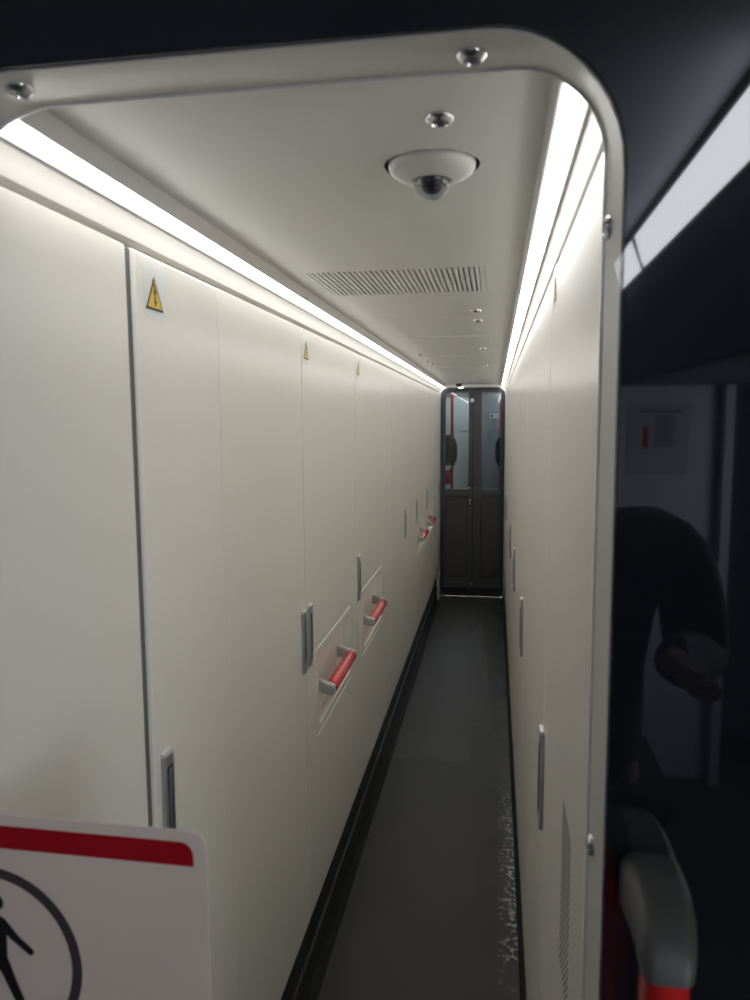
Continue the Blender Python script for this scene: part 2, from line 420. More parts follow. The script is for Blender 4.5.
def obj_handle(t, X, g0, g1, gz):
    out = 0.024
    e = bpy.data.objects.new('grab_handle', None); COL.objects.link(e); e.parent = t; ORIG[e.name] = ORIG[t.name]; e.empty_display_size = 0.02
    e['label'] = 'red grip on grey brackets'
    for yy, sg in ((g0, 1), (g1, -1)):
        b = BM(); pr = []
        # bracket: block growing from the tray out to the bar
        for d, zc, hz, hy in ((-0.0325, 0.010, 0.021, 0.013), (-0.010, 0.008, 0.0205, 0.013), (0.004, 0.004, 0.0195, 0.0140), (0.014, 0.000, 0.0185, 0.0145), (out+0.006, -0.002, 0.0180, 0.0145), (out+0.015, -0.002, 0.013, 0.0125)):
            pr.append([(X(d), yy+a, gz+zc+c) for a, c in loop_rr(-hy, hy, -hz, hz, 0.007)])
        loft(b, pr, True, True); obj('bracket', b, 'light_grey_plastic', e, True)
    b = BM(); lathe(b, [(0.0, 0.0), (0.0195, 0.0), (0.0205, 0.003), (0.0205, g1-g0-0.031), (0.0195, g1-g0-0.028), (0.0, g1-g0-0.028)], (X(out), g0+0.014, gz-0.002), 'y', 20); obj('grip', b, 'red', e, True)
    return e
def warn(t, X, s, sy, sz, hw, proud):
    P = lambda pts, d: [(X(d+proud), a, c) for a, c in pts]
    b = BM(); L = loop_rr(sy-hw*1.18, sy+hw*1.18, sz-hw*1.18, sz+hw*1.42, 0.004)
    loft(b, [P(L, 0.0), P(L, 0.0004)], True, True); st = obj('warning_sticker', b, 'sticker_white', t)
    st['label'] = 'yellow high voltage warning triangle on a pale square'
    def tri(k, d0, d1, m, nm):
        h = hw*1.73
        c = sz-hw*0.80
        pts = []
        base = [(sy-hw*k, c+(1-k)*h*0.333), (sy+hw*k, c+(1-k)*h*0.333), (sy, c+h-(1-k)*h*0.667)]
        bb = BM(); loft(bb, [P(base, d0), P(base, d1)], True, True); obj(nm, bb, m, st)
    tri(1.0, 0.0004, 0.0008, 'black', 'triangle_border'); tri(0.80, 0.0008, 0.0012, 'yellow', 'triangle_field')
    # lightning bolt; mirrored so that it reads the same from the passage on both sides
    z = sz-hw*0.80; k = hw/16.0; q = -1 if s > 0 else 1
    q = 1 if s > 0 else -1
    pl = [(2, 24), (-4, 13.5), (-0.6, 13.8), (-2.2, 7.5), (-4.4, 8), (0.2, 2.5), (1.6, 9.6), (0.0, 8.6), (3.2, 16.4), (0.2, 15.6), (4.6, 24)]
    pl = [(sy+a*k*q*-1, z+c*k) for a, c in pl]
    bb = BM(); loft(bb, [P(pl, 0.0012), P(pl, 0.0015)], True, True); obj('lightning_bolt', bb, 'bolt_dark', st)
mat('bolt_dark', (0.13, 0.05, 0.02, 1), 0.5)

B = [0.668, 1.027, 1.379, 2.006, 2.796, 3.568, 3.762, 4.340, 4.987, 5.768, 6.474, 7.10]
Lc = [
 dict(label='first cabinet on the left, cut by the picture edge, plain pale door'),
 dict(label='narrow left cabinet with a high voltage sticker and the nearest metal latch', gapl=0.014, latches=(1.030+0.052,), stickers=((1.104, 1.960, 0.030),), proud=0.004, R=0.009),
 dict(label='plain pale cabinet door on the left with a latch at its far edge', latches=(1.975,)),
 dict(label='left cabinet with the nearest red grab handle and a voltage sticker', recess=(2.125, 2.685, 0.790, 1.068), latches=(2.045,), stickers=((2.058, 1.960, 0.030),)),
 dict(label='left cabinet with the second red grab handle from the camera', recess=(2.915, 3.47, 0.790, 1.068), latches=(2.835,), stickers=((2.865, 1.963, 0.030),)),
 dict(label='very narrow plain left filler cabinet just past the second red handle'),
 dict(label='plain left cabinet without latch, before the lone latch midway'),
 dict(label='left cabinet with a lone latch, just before the third red handle', latches=(4.375,)),
 dict(label='left cabinet with the third red grab handle from the camera', recess=(5.10, 5.69, 0.790, 1.068), latches=(5.020,)),
 dict(label='left cabinet with the farthest red grab handle', recess=(5.87, 6.42, 0.790, 1.068), latches=(5.800,)),
 dict(label='last left cabinet beside the dark double door', latches=(7.045,), lz=(1.05, 1.16)),
]
for i, kw in enumerate(Lc): make_cabinet(-1, B[i], B[i+1], group='equipment cabinets along the left wall', **kw)
BR = [0.742, 1.385, 2.345, 3.330, 4.15, 5.75, YE-0.01]
Rc = [
 dict(label='nearest right cabinet with louvre slots, a tall latch and a warning sticker high up', latches=(1.362,), lz=(0.990, 1.182), grilles=((0.885, 0.992, 1.010, 1.245, 'slot', 30),), stickers=((1.318, 1.985, 0.026),)),
 dict(label='second right cabinet from the camera, plain tall door'),
 dict(label='third right cabinet from the camera, latch near its seam', latches=(2.42,), lz=(0.982, 1.174)),
 dict(label='fourth right cabinet from the camera', latches=(3.37,), lz=(0.982, 1.174)),
 dict(label='fifth right cabinet from the camera, wide plain door', latches=(4.19,), lz=(0.982, 1.174)),
 dict(label='last right cabinet beside the dark double door', latches=(5.80,), lz=(0.982, 1.174)),
]
for i, kw in enumerate(Rc): make_cabinet(1, BR[i], BR[i+1], group='equipment cabinets along the right wall', **kw)
# end filler next to the far door
b = BM(); bbox(b, XL-0.40, XL, 7.104, YE, 0.0, 2.03, 0.004); bbox(b, XL, XL+0.006, 6.99, YE, 0.0, 0.25, 0.001); struct('trim_1', b, 'panel')

# ------------------------------------------------------------------ ceiling vent
t = thing('ceiling_vent', 'slotted ventilation grille let into the white ceiling', 'vent', ((VX0+VX1)/2, (VY0+VY1)/2, ZC))
b = BM(); box(b, VX0, VX1, VY0, VY1, ZC+0.022, ZC+0.026); obj('backing', b, 'vent_dark' if False else 'slot_back', t) if 'slot_back' in MAT else None
mat('slot_back', (0.62, 0.62, 0.60, 1), 0.7)
if not t.children: obj('backing', b, 'slot_back', t)
b = BM(); n = 33; pitch_ = (VX1-VX0-0.012)/n
m_ = 0.006
loft(b, [[(p[0], p[1], z) for p in loop_rr(VX0+d, VX1-d, VY0+d, VY1-d, 0.002, 3)] for d, z in ((0.0006, ZC+0.018), (0.0006, ZC+0.0004), (0.012, ZC+0.0004), (0.012, ZC+0.018))])
fr = obj('frame', b, 'ceiling', t)
sl = None
for k in range(n+1):
    x = VX0+m_+k*pitch_
    b = BM(); bbox(b, x-pitch_*0.31, x+pitch_*0.31, VY0+0.011, VY1-0.011, ZC+0.0006, ZC+0.012, 0.0008, 1); obj('slat', b, 'ceiling', t)

# ------------------------------------------------------------------ surveillance dome
t = thing('surveillance_camera', 'white round dome camera hanging from the ceiling', 'camera', (DX, DY, ZC))
b = BM(); lathe(b, [(0.0636, 0.002), (0.0636, 0.0175), (0.030, 0.0175), (0.0, 0.0175)], (DX, DY, ZC), 'z', 48, False); obj('recess_cup', b, 'black', t, True)
b = BM(); lathe(b, [(0.045, 0.017), (0.0575, 0.006), (0.0585, 0.002), (0.0580, -0.003), (0.0550, -0.0075), (0.048, -0.0125), (0.038, -0.0165), (0.0290, -0.0190), (0.0265, -0.0192), (0.0255, -0.0160), (0.0, -0.0160)], (DX, DY, ZC), 'z', 48, True); obj('housing', b, 'dome_white', t, True)
b = BM(); R_ = 0.0250; lathe(b, [(R_*math.cos(a), -0.0180-R_*math.sin(a)) for a in [i/10*PI/2 for i in range(11)]], (DX, DY, ZC), 'z', 32, False); obj('dome_glass', b, 'dome_glass', t, True) if 'dome_glass' in MAT else None
glass('dome_glass', (0.75, 0.77, 0.8, 1), 1.7)
if len([c for c in t.children if c.name.startswith('dome_glass')]) == 0: obj('dome_glass', b, 'dome_glass', t, True)
b = BM(); lathe(b, [(0.0, -0.0162), (0.0150, -0.0162), (0.0150, -0.024), (0.013, -0.030), (0.008, -0.034), (0.0, -0.0350)], (DX, DY, ZC), 'z', 24, False); obj('lens', b, 'black', t, True)

# small detector next to the far door
t = thing('smoke_detector', 'small dark round detector on the ceiling above the far door', 'detector', (-0.335, 6.9, ZC))
b = BM(); lathe(b, [(0.045, 0.0), (0.045, -0.008), (0.036, -0.014), (0.0, -0.014)], (-0.335, 6.9, ZC), 'z', 28); obj('base', b, 'chrome', t, True)
b = BM(); lathe(b, [(0.028, -0.013), (0.028, -0.026), (0.018, -0.034), (0.0, -0.034)], (-0.335, 6.9, ZC), 'z', 24); obj('sensor', b, 'black', t, True)

# ------------------------------------------------------------------ FAR DOOR
DL, DRt, DT = -0.526, 0.094, 2.066
b = BM()
prof = [(DL-0.006, DRt+0.006, 0.0, DT+0.010, 0.080), ]
def xz(loop, y): return [(a, y, c) for a, c in loop]
RT = lambda q: (0.001, q, q, 0.001)
b = BM()
loft(b, [xz(loop_rr(XL-0.42, XR+0.42, -0.01, 2.16, RT(0.001), 8), YE+0.05), xz(loop_rr(XL-0.42, XR+0.42, -0.01, 2.16, RT(0.001), 8), YE), xz(loop_rr(DL-0.004, DRt+0.004, -0.01, DT+0.006, RT(0.078), 8), YE), xz(loop_rr(DL-0.004, DRt+0.004, -0.01, DT+0.006, RT(0.078), 8), YE+0.05)])
struct('wall_back', b, 'panel', True)
b = BM()
loft(b, [xz(loop_rr(DL, DRt, -0.005, DT, RT(0.074), 8), YE+0.06), xz(loop_rr(DL, DRt, -0.005, DT, RT(0.074), 8), YE-0.012), xz(loop_rr(DL+0.030, DRt-0.030, -0.005, DT-0.032, RT(0.048), 8), YE-0.012), xz(loop_rr(DL+0.030, DRt-0.030, -0.005, DT-0.032, RT(0.048), 8), YE+0.06)])
d1 = struct('door_1', b, 'door_black', True)
def leaf(x0, x1, wx0, wx1, hinge):
    # frame with a window opening above and a ribbed lower field
    Y0, Y1 = YE-0.004, YE+0.034
    zs = [0.085, 0.185, 0.965, 1.035, 1.965, 2.040]
    b = BM()
    rt = 0.045
    # stiles and rails as one mesh
    bbox(b, x0, wx0, Y0, Y1, zs[0], DT-0.034, 0.003); bbox(b, wx1, x1, Y0, Y1, zs[0], DT-0.034, 0.003)
    bbox(b, wx0-0.002, wx1+0.002, Y0+0.0005, Y1, 1.005, 1.076, 0.003)
    bbox(b, wx0-0.002, wx1+0.002, Y0+0.0005, Y1, zs[0], 0.195, 0.003)
    bbox(b, wx0-0.002, wx1+0.002, Y0+0.0005, Y1, 2.022, DT-0.034, 0.003)
    lf = obj('door_leaf', b, 'door_grey', d1, True)
    b = BM(); box(b, wx0, wx1, YE+0.012, YE+0.017, 1.074, 2.024); obj('pane', b, 'pane_tint', lf)
    b = BM()
    box(b, wx0, wx1, YE+0.010, YE+0.018, 0.193, 1.007)
    n = 9
    for k in range(n):
        xx = wx0+(wx1-wx0)*(k+0.5)/n
        bbox(b, xx-0.0065, xx+0.0065, YE+0.003, YE+0.011, 0.225, 0.975, 0.0015, 1)
    obj('ribbed_panel', b, 'door_brown', lf)
    b = BM()
    for (p0, p1, q0, q1) in ((wx0, wx0+0.006, 0.193, 1.007), (wx1-0.006, wx1, 0.193, 1.007), (wx0, wx1, 0.193, 0.20), (wx0, wx1, 1.0, 1.007)):
        box(b, p0, p1, YE-0.006, YE+0.010, q0, q1)
    obj('panel_seal', b, 'black', lf)
    return lf
mat('door_brown', (0.068, 0.065, 0.063, 1), 0.5, var=0.1)
l1 = leaf(DL+0.032, -0.213, -0.478, -0.252, 0)
l2 = leaf(-0.207, DRt-0.032, -0.128, 0.058, 1)
b = BM(); box(b, -0.2145, -0.2055, YE-0.002, YE+0.03, 0.09, 2.03); obj('centre_seal', b, 'black', d1)
b = BM(); bbox(b, DL+0.03, DRt-0.03, YE-0.006, YE+0.04, 0.045, 0.083, 0.002); bbox(b, DL+0.03, DRt-0.03, YE-0.004, YE+0.04, 0.0, 0.045, 0.002); obj('kick_plate', b, 'black', d1)
b = BM(); bbox(b, DL, DRt, YE-0.045, YE-0.02, 0.0, 0.010, 0.003); obj('threshold', b, 'chrome', d1)
for x in (-0.240, -0.180):
    b = BM(); lathe(b, [(0.010, 0), (0.010, -0.006), (0.006, -0.009), (0.0, -0.009)], (x, YE-0.003, 1.090), 'y', 16); obj('knob', b, 'chrome', d1, True)
    b = BM(); bbox(b, x-0.004, x+0.004, YE-0.014, YE-0.003, 1.105, 1.24, 0.002); obj('pull_bar', b, 'door_brown', d1, True)
b = BM(); lathe(b, [(0.019, 0), (0.019, -0.006), (0.014, -0.012), (0.0, -0.012)], (-0.222, YE-0.004, 1.945), 'y', 24); o = obj('round_button', b, 'dome_white', d1, True); o['label'] = 'small white disc near the top of the centre stile'
b = BM(); bbox(b, -0.245, -0.220, YE-0.010, YE-0.004, 0.915, 0.995, 0.003); lk = obj('lock_plate', b, 'black', d1, True)
b = BM(); bbox(b, -0.239, -0.228, YE-0.016, YE-0.010, 0.955, 0.985, 0.002); bbox(b, -0.239, -0.228, YE-0.016, YE-0.010, 0.925, 0.945, 0.002); obj('lock_lever', b, 'latch_light', lk, True)
b = BM(); lathe(b, [(0.014, 0), (0.014, -0.006), (0.0, -0.008)], (-0.213, YE-0.004, 0.128), 'y', 16); obj('floor_bolt', b, 'grey_metal', d1, True)

# ---- compartment beyond the far door
Y2 = 9.6
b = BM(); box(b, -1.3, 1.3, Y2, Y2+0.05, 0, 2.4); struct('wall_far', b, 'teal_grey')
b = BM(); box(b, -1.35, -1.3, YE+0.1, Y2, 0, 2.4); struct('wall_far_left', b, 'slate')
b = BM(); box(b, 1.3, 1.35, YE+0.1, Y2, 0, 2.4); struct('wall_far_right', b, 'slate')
b = BM(); box(b, -1.35, 1.35, YE+0.06, Y2+0.05, 2.17, 2.22); struct('ceiling_far', b, 'ceiling')
for xx in (-0.42, 0.10):
    t = thing('ceiling_light', 'ceiling light seen through the %s pane of the far door' % ('left' if xx < -0.2 else 'right'), 'light', (xx, 8.4, 2.17), 'ceiling lights beyond the far door')
    b = BM(); bbox(b, xx-0.03, xx+0.03, 7.5, 9.3, 2.150, 2.170, 0.003); obj('housing', b, 'housing', t)
    b = BM(); bbox(b, xx-0.024, xx+0.024, 7.52, 9.28, 2.144, 2.151, 0.002); obj('diffuser', b, 'cab_light', t)
# tall ribbed locker filling the right pane
t = thing('locker', 'grey ribbed locker seen through the right pane of the far door', 'locker', (0.1, 9.1, 0))
b = BM(); bbox(b, -0.26, 0.60, 8.90, 9.40, 0.0, 2.06, 0.006); obj('body', b, 'slate', t)
b = BM()
for k in range(12): bbox(b, -0.19+k*0.04, -0.165+k*0.04, 8.892, 8.902, 0.05, 1.97, 0.002, 1)
obj('door', b, 'slate', t)
b = BM(); bbox(b, -0.06, 0.085, 8.886, 8.893, 1.775, 1.825, 0.002, 1); pl = obj('name_plate', b, 'light_grey_plastic', t); pl['label'] = 'small pale plate with a dark dot'
b = BM(); lathe(b, [(0.017, 0), (0.017, -0.002), (0, -0.002)], (-0.035, 8.886, 1.80), 'y', 18); obj('dot', b, 'black', pl)
b = BM()
for k in range(3): bbox(b, 0.005+k*0.026, 0.022+k*0.026, 8.884, 8.886, 1.788, 1.808, 0.0005, 1)
obj('plate_marks', b, 'slate', pl)
t = thing('wall_panel', 'pale grey panel seen through the left pane of the far door', 'panel', (-0.42, 9.45, 0))
b = BM(); bbox(b, -0.62, -0.27, 9.40, 9.58, 0.0, 2.03, 0.01); obj('panel_sheet', b, 'pale_panel' if 'pale_panel' in MAT else 'teal_grey', t)
b = BM(); bbox(b, -0.43, -0.33, 9.392, 9.401, 1.60, 1.615, 0.002, 1); obj('grip_slot', b, 'slate', t)
for xc, nm, w_ in ((-0.446, 'left', 0.035), (0.064, 'right', 0.035)):
    YY = 7.75 if nm == 'right' else 7.85
    t = thing('grab_pole', 'tall red pole behind the %s pane of the far door' % nm, 'pole', (xc, YY, 0), 'red poles beyond the far door')
    b = BM(); lathe(b, [(0.015, 0.02), (0.015, 2.15)], (xc, YY, 0), 'z', 16); obj('pole', b, 'pole_red', t, True)
    b = BM(); lathe(b, [(0.035, 0.0), (0.035, 0.02), (0.02, 0.03)], (xc, YY, 0), 'z', 16); obj('foot', b, 'grey_metal', t, True)
    b = BM(); lathe(b, [(0.035, 2.14), (0.035, 2.17)], (xc, YY, 0), 'z', 16); obj('ceiling_flange', b, 'grey_metal', t, True)
    yh = YY-0.062
    # dark coat hanging on the pole
    x = xc-0.035 if nm == 'left' else xc+0.035; y = yh
    t = thing('coat', 'dark coat hanging behind the %s pane of the far door' % nm, 'coat', (x, y, 1.25), 'coats beyond the far door')
    b = BM(); rg = []
    for z, a, c in ((1.600, 0.015, 0.015), (1.59, 0.035, 0.025), (1.56, 0.060, 0.032), (1.50, 0.068, 0.035), (1.42, 0.065, 0.035), (1.33, 0.070, 0.035), (1.28, 0.072, 0.034)):
        rg.append([(x+a*math.cos(2*PI*i/20)*(1+0.06*math.sin(5*i+z*9)), y+c*math.sin(2*PI*i/20), z) for i in range(20)])
    loft(b, rg, True, True); obj('body', b, 'coat_cloth', t, True)
    for sg in (-1, 1):
        b = BM(); tube(b, [(x+sg*0.048, y, 1.565), (x+sg*0.070, y-0.008, 1.50), (x+sg*0.075, y-0.010, 1.40), (x+sg*0.070, y-0.012, 1.32)], [0.016, 0.022, 0.020, 0.016], 12); obj('sleeve', b, 'coat_cloth', t, True)
    b = BM(); tube(b, [(x, y, 1.595), (x*0.5+xc*0.5, y+0.03, 1.605), (xc, YY-0.016, 1.60)], 0.005, 8); obj('hanging_loop', b, 'coat_cloth', t, True)
    x2 = x; y2 = yh
    t = thing('bag', 'red bag under the coat behind the %s pane of the far door' % nm, 'bag', (x2, y2, 1.0), 'bags beyond the far door')
    b = BM(); rg = []
    for z, a, c in ((1.08, 0.035, 0.022), (1.10, 0.048, 0.030), (1.15, 0.052, 0.032), (1.20, 0.045, 0.028), (1.225, 0.025, 0.015)):
        rg.append([(x2+a*math.cos(2*PI*i/18), y2+c*math.sin(2*PI*i/18), z) for i in range(18)])
    loft(b, rg, True, True); obj('pouch', b, 'pole_red', t, True)
    b = BM(); tube(b, [(x2, y2, 1.22), (x2*0.5+xc*0.5, y2+0.03, 1.23), (xc, YY-0.016, 1.225)], 0.005, 8); obj('strap', b, 'red', t, True)

# ------------------------------------------------------------------ FRONT OPENING
YP = 0.630
ZT = 2.076
OX0, OX1 = XL-0.034, XR
b = BM()
RA = (0.03, 0.112, 0.135, 0.03)
O = loop_rr(OX0, OX1, 0.012, ZT, RA, 10)
W = loop_rr(-1.9, 1.7, 0.0, 2.52, (0.001,)*4, 10)
Oh = loop_rr(OX0-0.0016, OX1+0.0016, 0.0110, ZT+0.0016, RA, 10)
loft(b, [xz(W, YP+0.012), xz(W, YP), xz(Oh, YP), xz(Oh, YP+0.012), xz(W, YP+0.012)])
wf = struct('wall_front', b, 'front', True)
b = BM(); box(b, OX0+0.001, OX1-0.001, YP+0.002, YP+0.006, 0.014, ZT-0.001)
t_ = BM(); t_.free()
# pane follows the rounded opening
b.free(); b = BM(); O2 = loop_rr(OX0-0.0014, OX1+0.0014, 0.0112, ZT+0.0014, RA, 10)
loft(b, [xz(O2, YP+0.0005), xz(O2, YP+0.0045)], True, True)
struct('window_1', b, 'pane_clear')
# pale lining of the opening
b = BM()
I = lambda d: loop_rr(OX0+d+0.002, OX1-d-0.002, 0.012+d, 2.082-d, (0.03, 0.082, 0.120, 0.03), 10)
E_ = lambda d: loop_rr(OX0-d, OX1+d, 0.012-d*0.3, ZT+d, RA, 10)
loft(b, [xz(E_(0.03), YP+0.013), xz(E_(0.0012), YP+0.013), xz(E_(0.0012), YP+0.0048), xz(E_(-0.0003), YP+0.0048), xz(I(0.0), 0.718), xz(I(-0.0012), 0.7195), xz(I(-0.010), 0.7195), xz(E_(0.03), 0.70)])
tr = struct('trim_2', b, 'lining', True)
for (p, ax, d) in (((-0.0235, 0.677, 2.0790), 'z', -1), ((-0.446, 0.668, 2.0786), 'z', -1), ((XR-0.0015, 0.690, 1.931), 'x', -1), ((XR-0.0015, 0.690, 1.358), 'x', -1)):
    b = BM(); screw(b, p, 0.0135 if ax == 'z' else 0.010, ax, d*(1.0 if ax == 'z' else 0.75)); o = obj('screw', b, 'chrome', tr, True)

b = BM(); loft(b, [xz(I(0.0), 0.7165), xz(I(0.0018), 0.7170), xz(I(0.0024), 0.7190), xz(I(0.0018), 0.7208), xz(I(-0.002), 0.7210), xz(I(-0.002), 0.7165), xz(I(0.0), 0.7165)])
o = obj('edge_glint', b, 'edge_glint_white', tr, True)  # pale bead added, its colour paints the light caught on the lining edge
# sign on the glass: thin white plastic sheet that lets some light through
m = MAT['sign_white']; nt = m.node_tree; pb = nt.nodes['Principled BSDF']; tl = nt.nodes.new('ShaderNodeBsdfTranslucent'); tl.inputs[0].default_value = (0.80, 0.745, 0.725, 1)
mx = nt.nodes.new('ShaderNodeMixShader'); mx.inputs[0].default_value = 0.65
nt.links.new(pb.outputs[0], mx.inputs[1]); nt.links.new(tl.outputs[0], mx.inputs[2]); nt.links.new(mx.outputs[0], nt.nodes['Material Output'].inputs[0])
SY = YP-0.0005
t = thing('sign', 'white pedestrian notice with a red band and walking figure, bottom left', 'sign', (-0.50, SY, 1.12))
def fl(bm, pts, d0, d1): loft(bm, [[(a, SY-d0, c) for a, c in pts], [(a, SY-d1, c) for a, c in pts]], True, True)
b = BM(); fl(b, loop_rr(-0.742, -0.268, 0.86, 1.374, 0.016), 0.0, 0.002); obj('plate', b, 'sign_white', t)
b = BM(); fl(b, loop_rr(-0.730, -0.281, 1.3385, 1.3625, (0.001, 0.013, 0.013, 0.001)), 0.002, 0.0026); obj('red_band', b, 'dark_red', t)
b = BM(); cx, cz, R = -0.505, 1.216, 0.1015
n = 64
rings = []
for rr_, d in ((R, 0.002), (R, 0.0026), (R-0.0105, 0.0026), (R-0.0105, 0.002)):
    rings.append([(cx+rr_*math.cos(2*PI*i/n), SY-d, cz+rr_*math.sin(2*PI*i/n)) for i in range(n)])
loft(b, rings); obj('ring', b, 'ring_grey', t)
b = BM()
def cap(p, q, r0, r1):
    p, q = Vector(p), Vector(q); d = (q-p).normalized(); a0 = math.atan2(d.y, d.x)
    pts = [(p.x+r0*math.cos(a0+PI/2+i/8*PI), p.y+r0*math.sin(a0+PI/2+i/8*PI)) for i in range(9)]+[(q.x+r1*math.cos(a0-PI/2+i/8*PI), q.y+r1*math.sin(a0-PI/2+i/8*PI)) for i in range(9)]
    cap.k += 1
    fl(b, pts, 0.002, 0.0026+cap.k*0.00003)
cap.k = 0
hx = -0.4955
fl(b, [(hx+0.0085*math.cos(2*PI*i/24), 1.279+0.0085*math.sin(2*PI*i/24)) for i in range(24)], 0.002, 0.0026)
cap((hx-0.002, 1.254), (hx-0.001, 1.215), 0.0125, 0.0105)
cap((hx+0.005, 1.258), (hx+0.019, 1.243), 0.0055, 0.0045); cap((hx+0.019, 1.243), (hx+0.036, 1.229), 0.0042, 0.0035)
cap((hx-0.007, 1.258), (hx-0.021, 1.243), 0.0055, 0.0045); cap((hx-0.021, 1.243), (hx-0.030, 1.225), 0.0042, 0.0035)
cap((hx+0.004, 1.215), (hx+0.014, 1.190), 0.007, 0.0055); cap((hx+0.014, 1.190), (hx+0.030, 1.152), 0.0055, 0.0045)
cap((hx-0.006, 1.215), (hx-0.014, 1.188), 0.007, 0.0055); cap((hx-0.014, 1.188), (hx-0.032, 1.155), 0.0055, 0.0045)
obj('walking_figure', b, 'black', t)

# large grab handle on the dark front panel
t = thing('handrail', 'large grey and red grab handle on the dark glossy panel', 'handrail', (0.137, YP, 1.1))
def brk(sg, zt):
    b = BM(); rg = []
    path = [((0.137, 0.6305), 0.0, 0.025, 0.028, 0), ((0.1368, 0.612), 0.003, 0.0248, 0.028, 8), ((0.136, 0.590), 0.006, 0.0242, 0.0265, 20), ((0.1345, 0.568), 0.007, 0.023, 0.0245, 38), ((0.1325, 0.551), 0.005, 0.0215, 0.022, 58), ((0.131, 0.540), 0.001, 0.0198, 0.020, 80), ((0.1305, 0.537), -0.007, 0.0185, 0.0190, 90)]
    for (x, y), dz, hx_, ht, ang in path:
        a = math.radians(ang)
        ring = []
        for (p, q) in loop_rr(-hx_, hx_, -ht, ht, min(hx_, ht)*0.55, 5):
            # local q is the thickness direction, starts vertical and turns towards the panel
            ring.append((x+p, y - q*math.sin(a), zt + sg*(dz + q*math.cos(a))))
        rg.append(ring)
    loft(b, rg, True, True)
    return obj('bracket', b, 'grey_plastic', t, True)
brk(1, 1.362); brk(-1, 0.72)
b = BM(); lathe(b, [(0.0, 0.724), (0.0175, 0.724), (0.0180, 0.730), (0.0180, 1.350), (0.0175, 1.358), (0.0, 1.358)], (0.1305, 0.537, 0), 'z', 28); obj('grip', b, 'red', t, True)

# ------------------------------------------------------------------ VESTIBULE (seen only as reflections)
YB = -2.39
b = BM(); box(b, -1.9, 1.04, YB-0.05, YB, 0, 2.5); struct('wall_rear', b, 'room_wall')
b = BM(); box(b, 1.04, 1.08, YB-0.10, YB+0.06, 0, 2.1); struct('trim_3', b, 'room_wall')
b = BM(); box(b, 1.08, 1.7, YB-0.6, YB-0.55, 0, 2.5); struct('wall_rear_recess', b, 'room_dark')
b = BM(); box(b, -1.95, -1.9, YB-0.05, YP, 0, 2.5); struct('wall_vestibule_left', b, 'room_dark')
b = BM(); box(b, 1.7, 1.75, YB-0.6, YP, 0, 2.5); struct('wall_vestibule_right', b, 'room_dark')
b = BM(); box(b, -1.95, 1.75, YB-0.6, YP, 2.5, 2.55); struct('ceiling_vestibule', b, 'ceil_v' if 'ceil_v' in MAT else 'room_wall')
b = BM(); bbox(b, 0.585, 1.69, YB+0.01, 0.40, 1.915, 2.42, 0.01); struct('trim_4', b, 'room_dark')
t = thing('vestibule_light', 'slanted lamp whose reflection crosses the dark panel top right', 'light', (0.56, -1.0, 2.4))
b = BM(); sweep_profile(b, [(0.530, 2.478), (0.545, 2.500), (0.584, 2.500), (0.584, 2.35), (0.575, 2.352)], YB+0.02, -0.33); obj('housing', b, 'housing', t)
for (y0, y1) in ((YB+0.03, -1.91), (-1.84, -0.34)):
    b = BM(); sweep_profile(b, [(0.531, 2.472), (0.534, 2.4775), (0.5755, 2.3575), (0.571, 2.355), (0.560, 2.375)], y0, y1); obj('diffuser', b, 'vest_light', t)
t = thing('vestibule_light', 'added fill lamp panel on the vestibule side wall, out of view', 'light', (1.7, -1.25, 1.6))  # unseen lamp added to brighten the room mirrored in the front panel
b = BM(); bbox(b, 1.675, 1.699, -1.75, -0.75, 1.10, 1.89, 0.004); obj('housing', b, 'housing', t)
b = BM(); bbox(b, 1.668, 1.676, -1.73, -0.77, 1.12, 1.87, 0.003); obj('diffuser', b, 'vest_fill', t)
# notice on the rear wall
t = thing('notice', 'printed notice mirrored in the dark panel right of the opening', 'notice', (0.77, YB, 1.67))
b = BM(); bbox(b, 0.62, 0.90, YB+0.0005, YB+0.003, 1.50, 1.83, 0.0008, 1); obj('sheet', b, 'paper', t)
b = BM(); bbox(b, 0.675, 0.865, YB+0.003, YB+0.0035, 1.793, 1.800, 0.0001, 1)
for k in range(16): bbox(b, 0.745, 0.745+random.uniform(0.07, 0.115), YB+0.003, YB+0.0035, 1.776-k*0.0095-0.0018, 1.776-k*0.0095+0.0018, 0.0001, 1)
obj('text_lines', b, 'black', t)
b = BM(); bbox(b, 0.690, 0.716, YB+0.003, YB+0.0036, 1.625, 1.725, 0.0001, 1); obj('diagram', b, 'dark_red', t)

# ------------------------------------------------------------------ PHOTOGRAPHER (mirrored dimly in the dark panel)
def skin_mesh(nodes, edges, root, levels=2):
    me = bpy.data.meshes.new('tmp_skin'); names = list(nodes)
    me.from_pydata([nodes[k][0] for k in names], [(names.index(a), names.index(c)) for a, c in edges], [])
    o = bpy.data.objects.new('tmp_skin', me); COL.objects.link(o)
    md = o.modifiers.new('skin', 'SKIN'); md.use_smooth_shade = True
    for i, k in enumerate(names):
        rr = nodes[k][1]; rr = rr if isinstance(rr, tuple) else (rr, rr)
        me.skin_vertices[0].data[i].radius = rr
        me.skin_vertices[0].data[i].use_root = (k == root)
    sb = o.modifiers.new('sub', 'SUBSURF'); sb.levels = levels
    dg = bpy.context.evaluated_depsgraph_get(); ev = o.evaluated_get(dg); bm = bmesh.new(); bm.from_mesh(ev.to_mesh()); ev.to_mesh_clear()
    bpy.data.objects.remove(o); bpy.data.meshes.remove(me)
    return bm
PX, PY = 0.16, -0.34
t = thing('person', 'person in a dark jacket holding up a phone, mirrored in the dark panel', 'person', (PX, PY, 0.0))
N = {}
def nd(k, p, r_): N[k] = (Vector(p), r_)
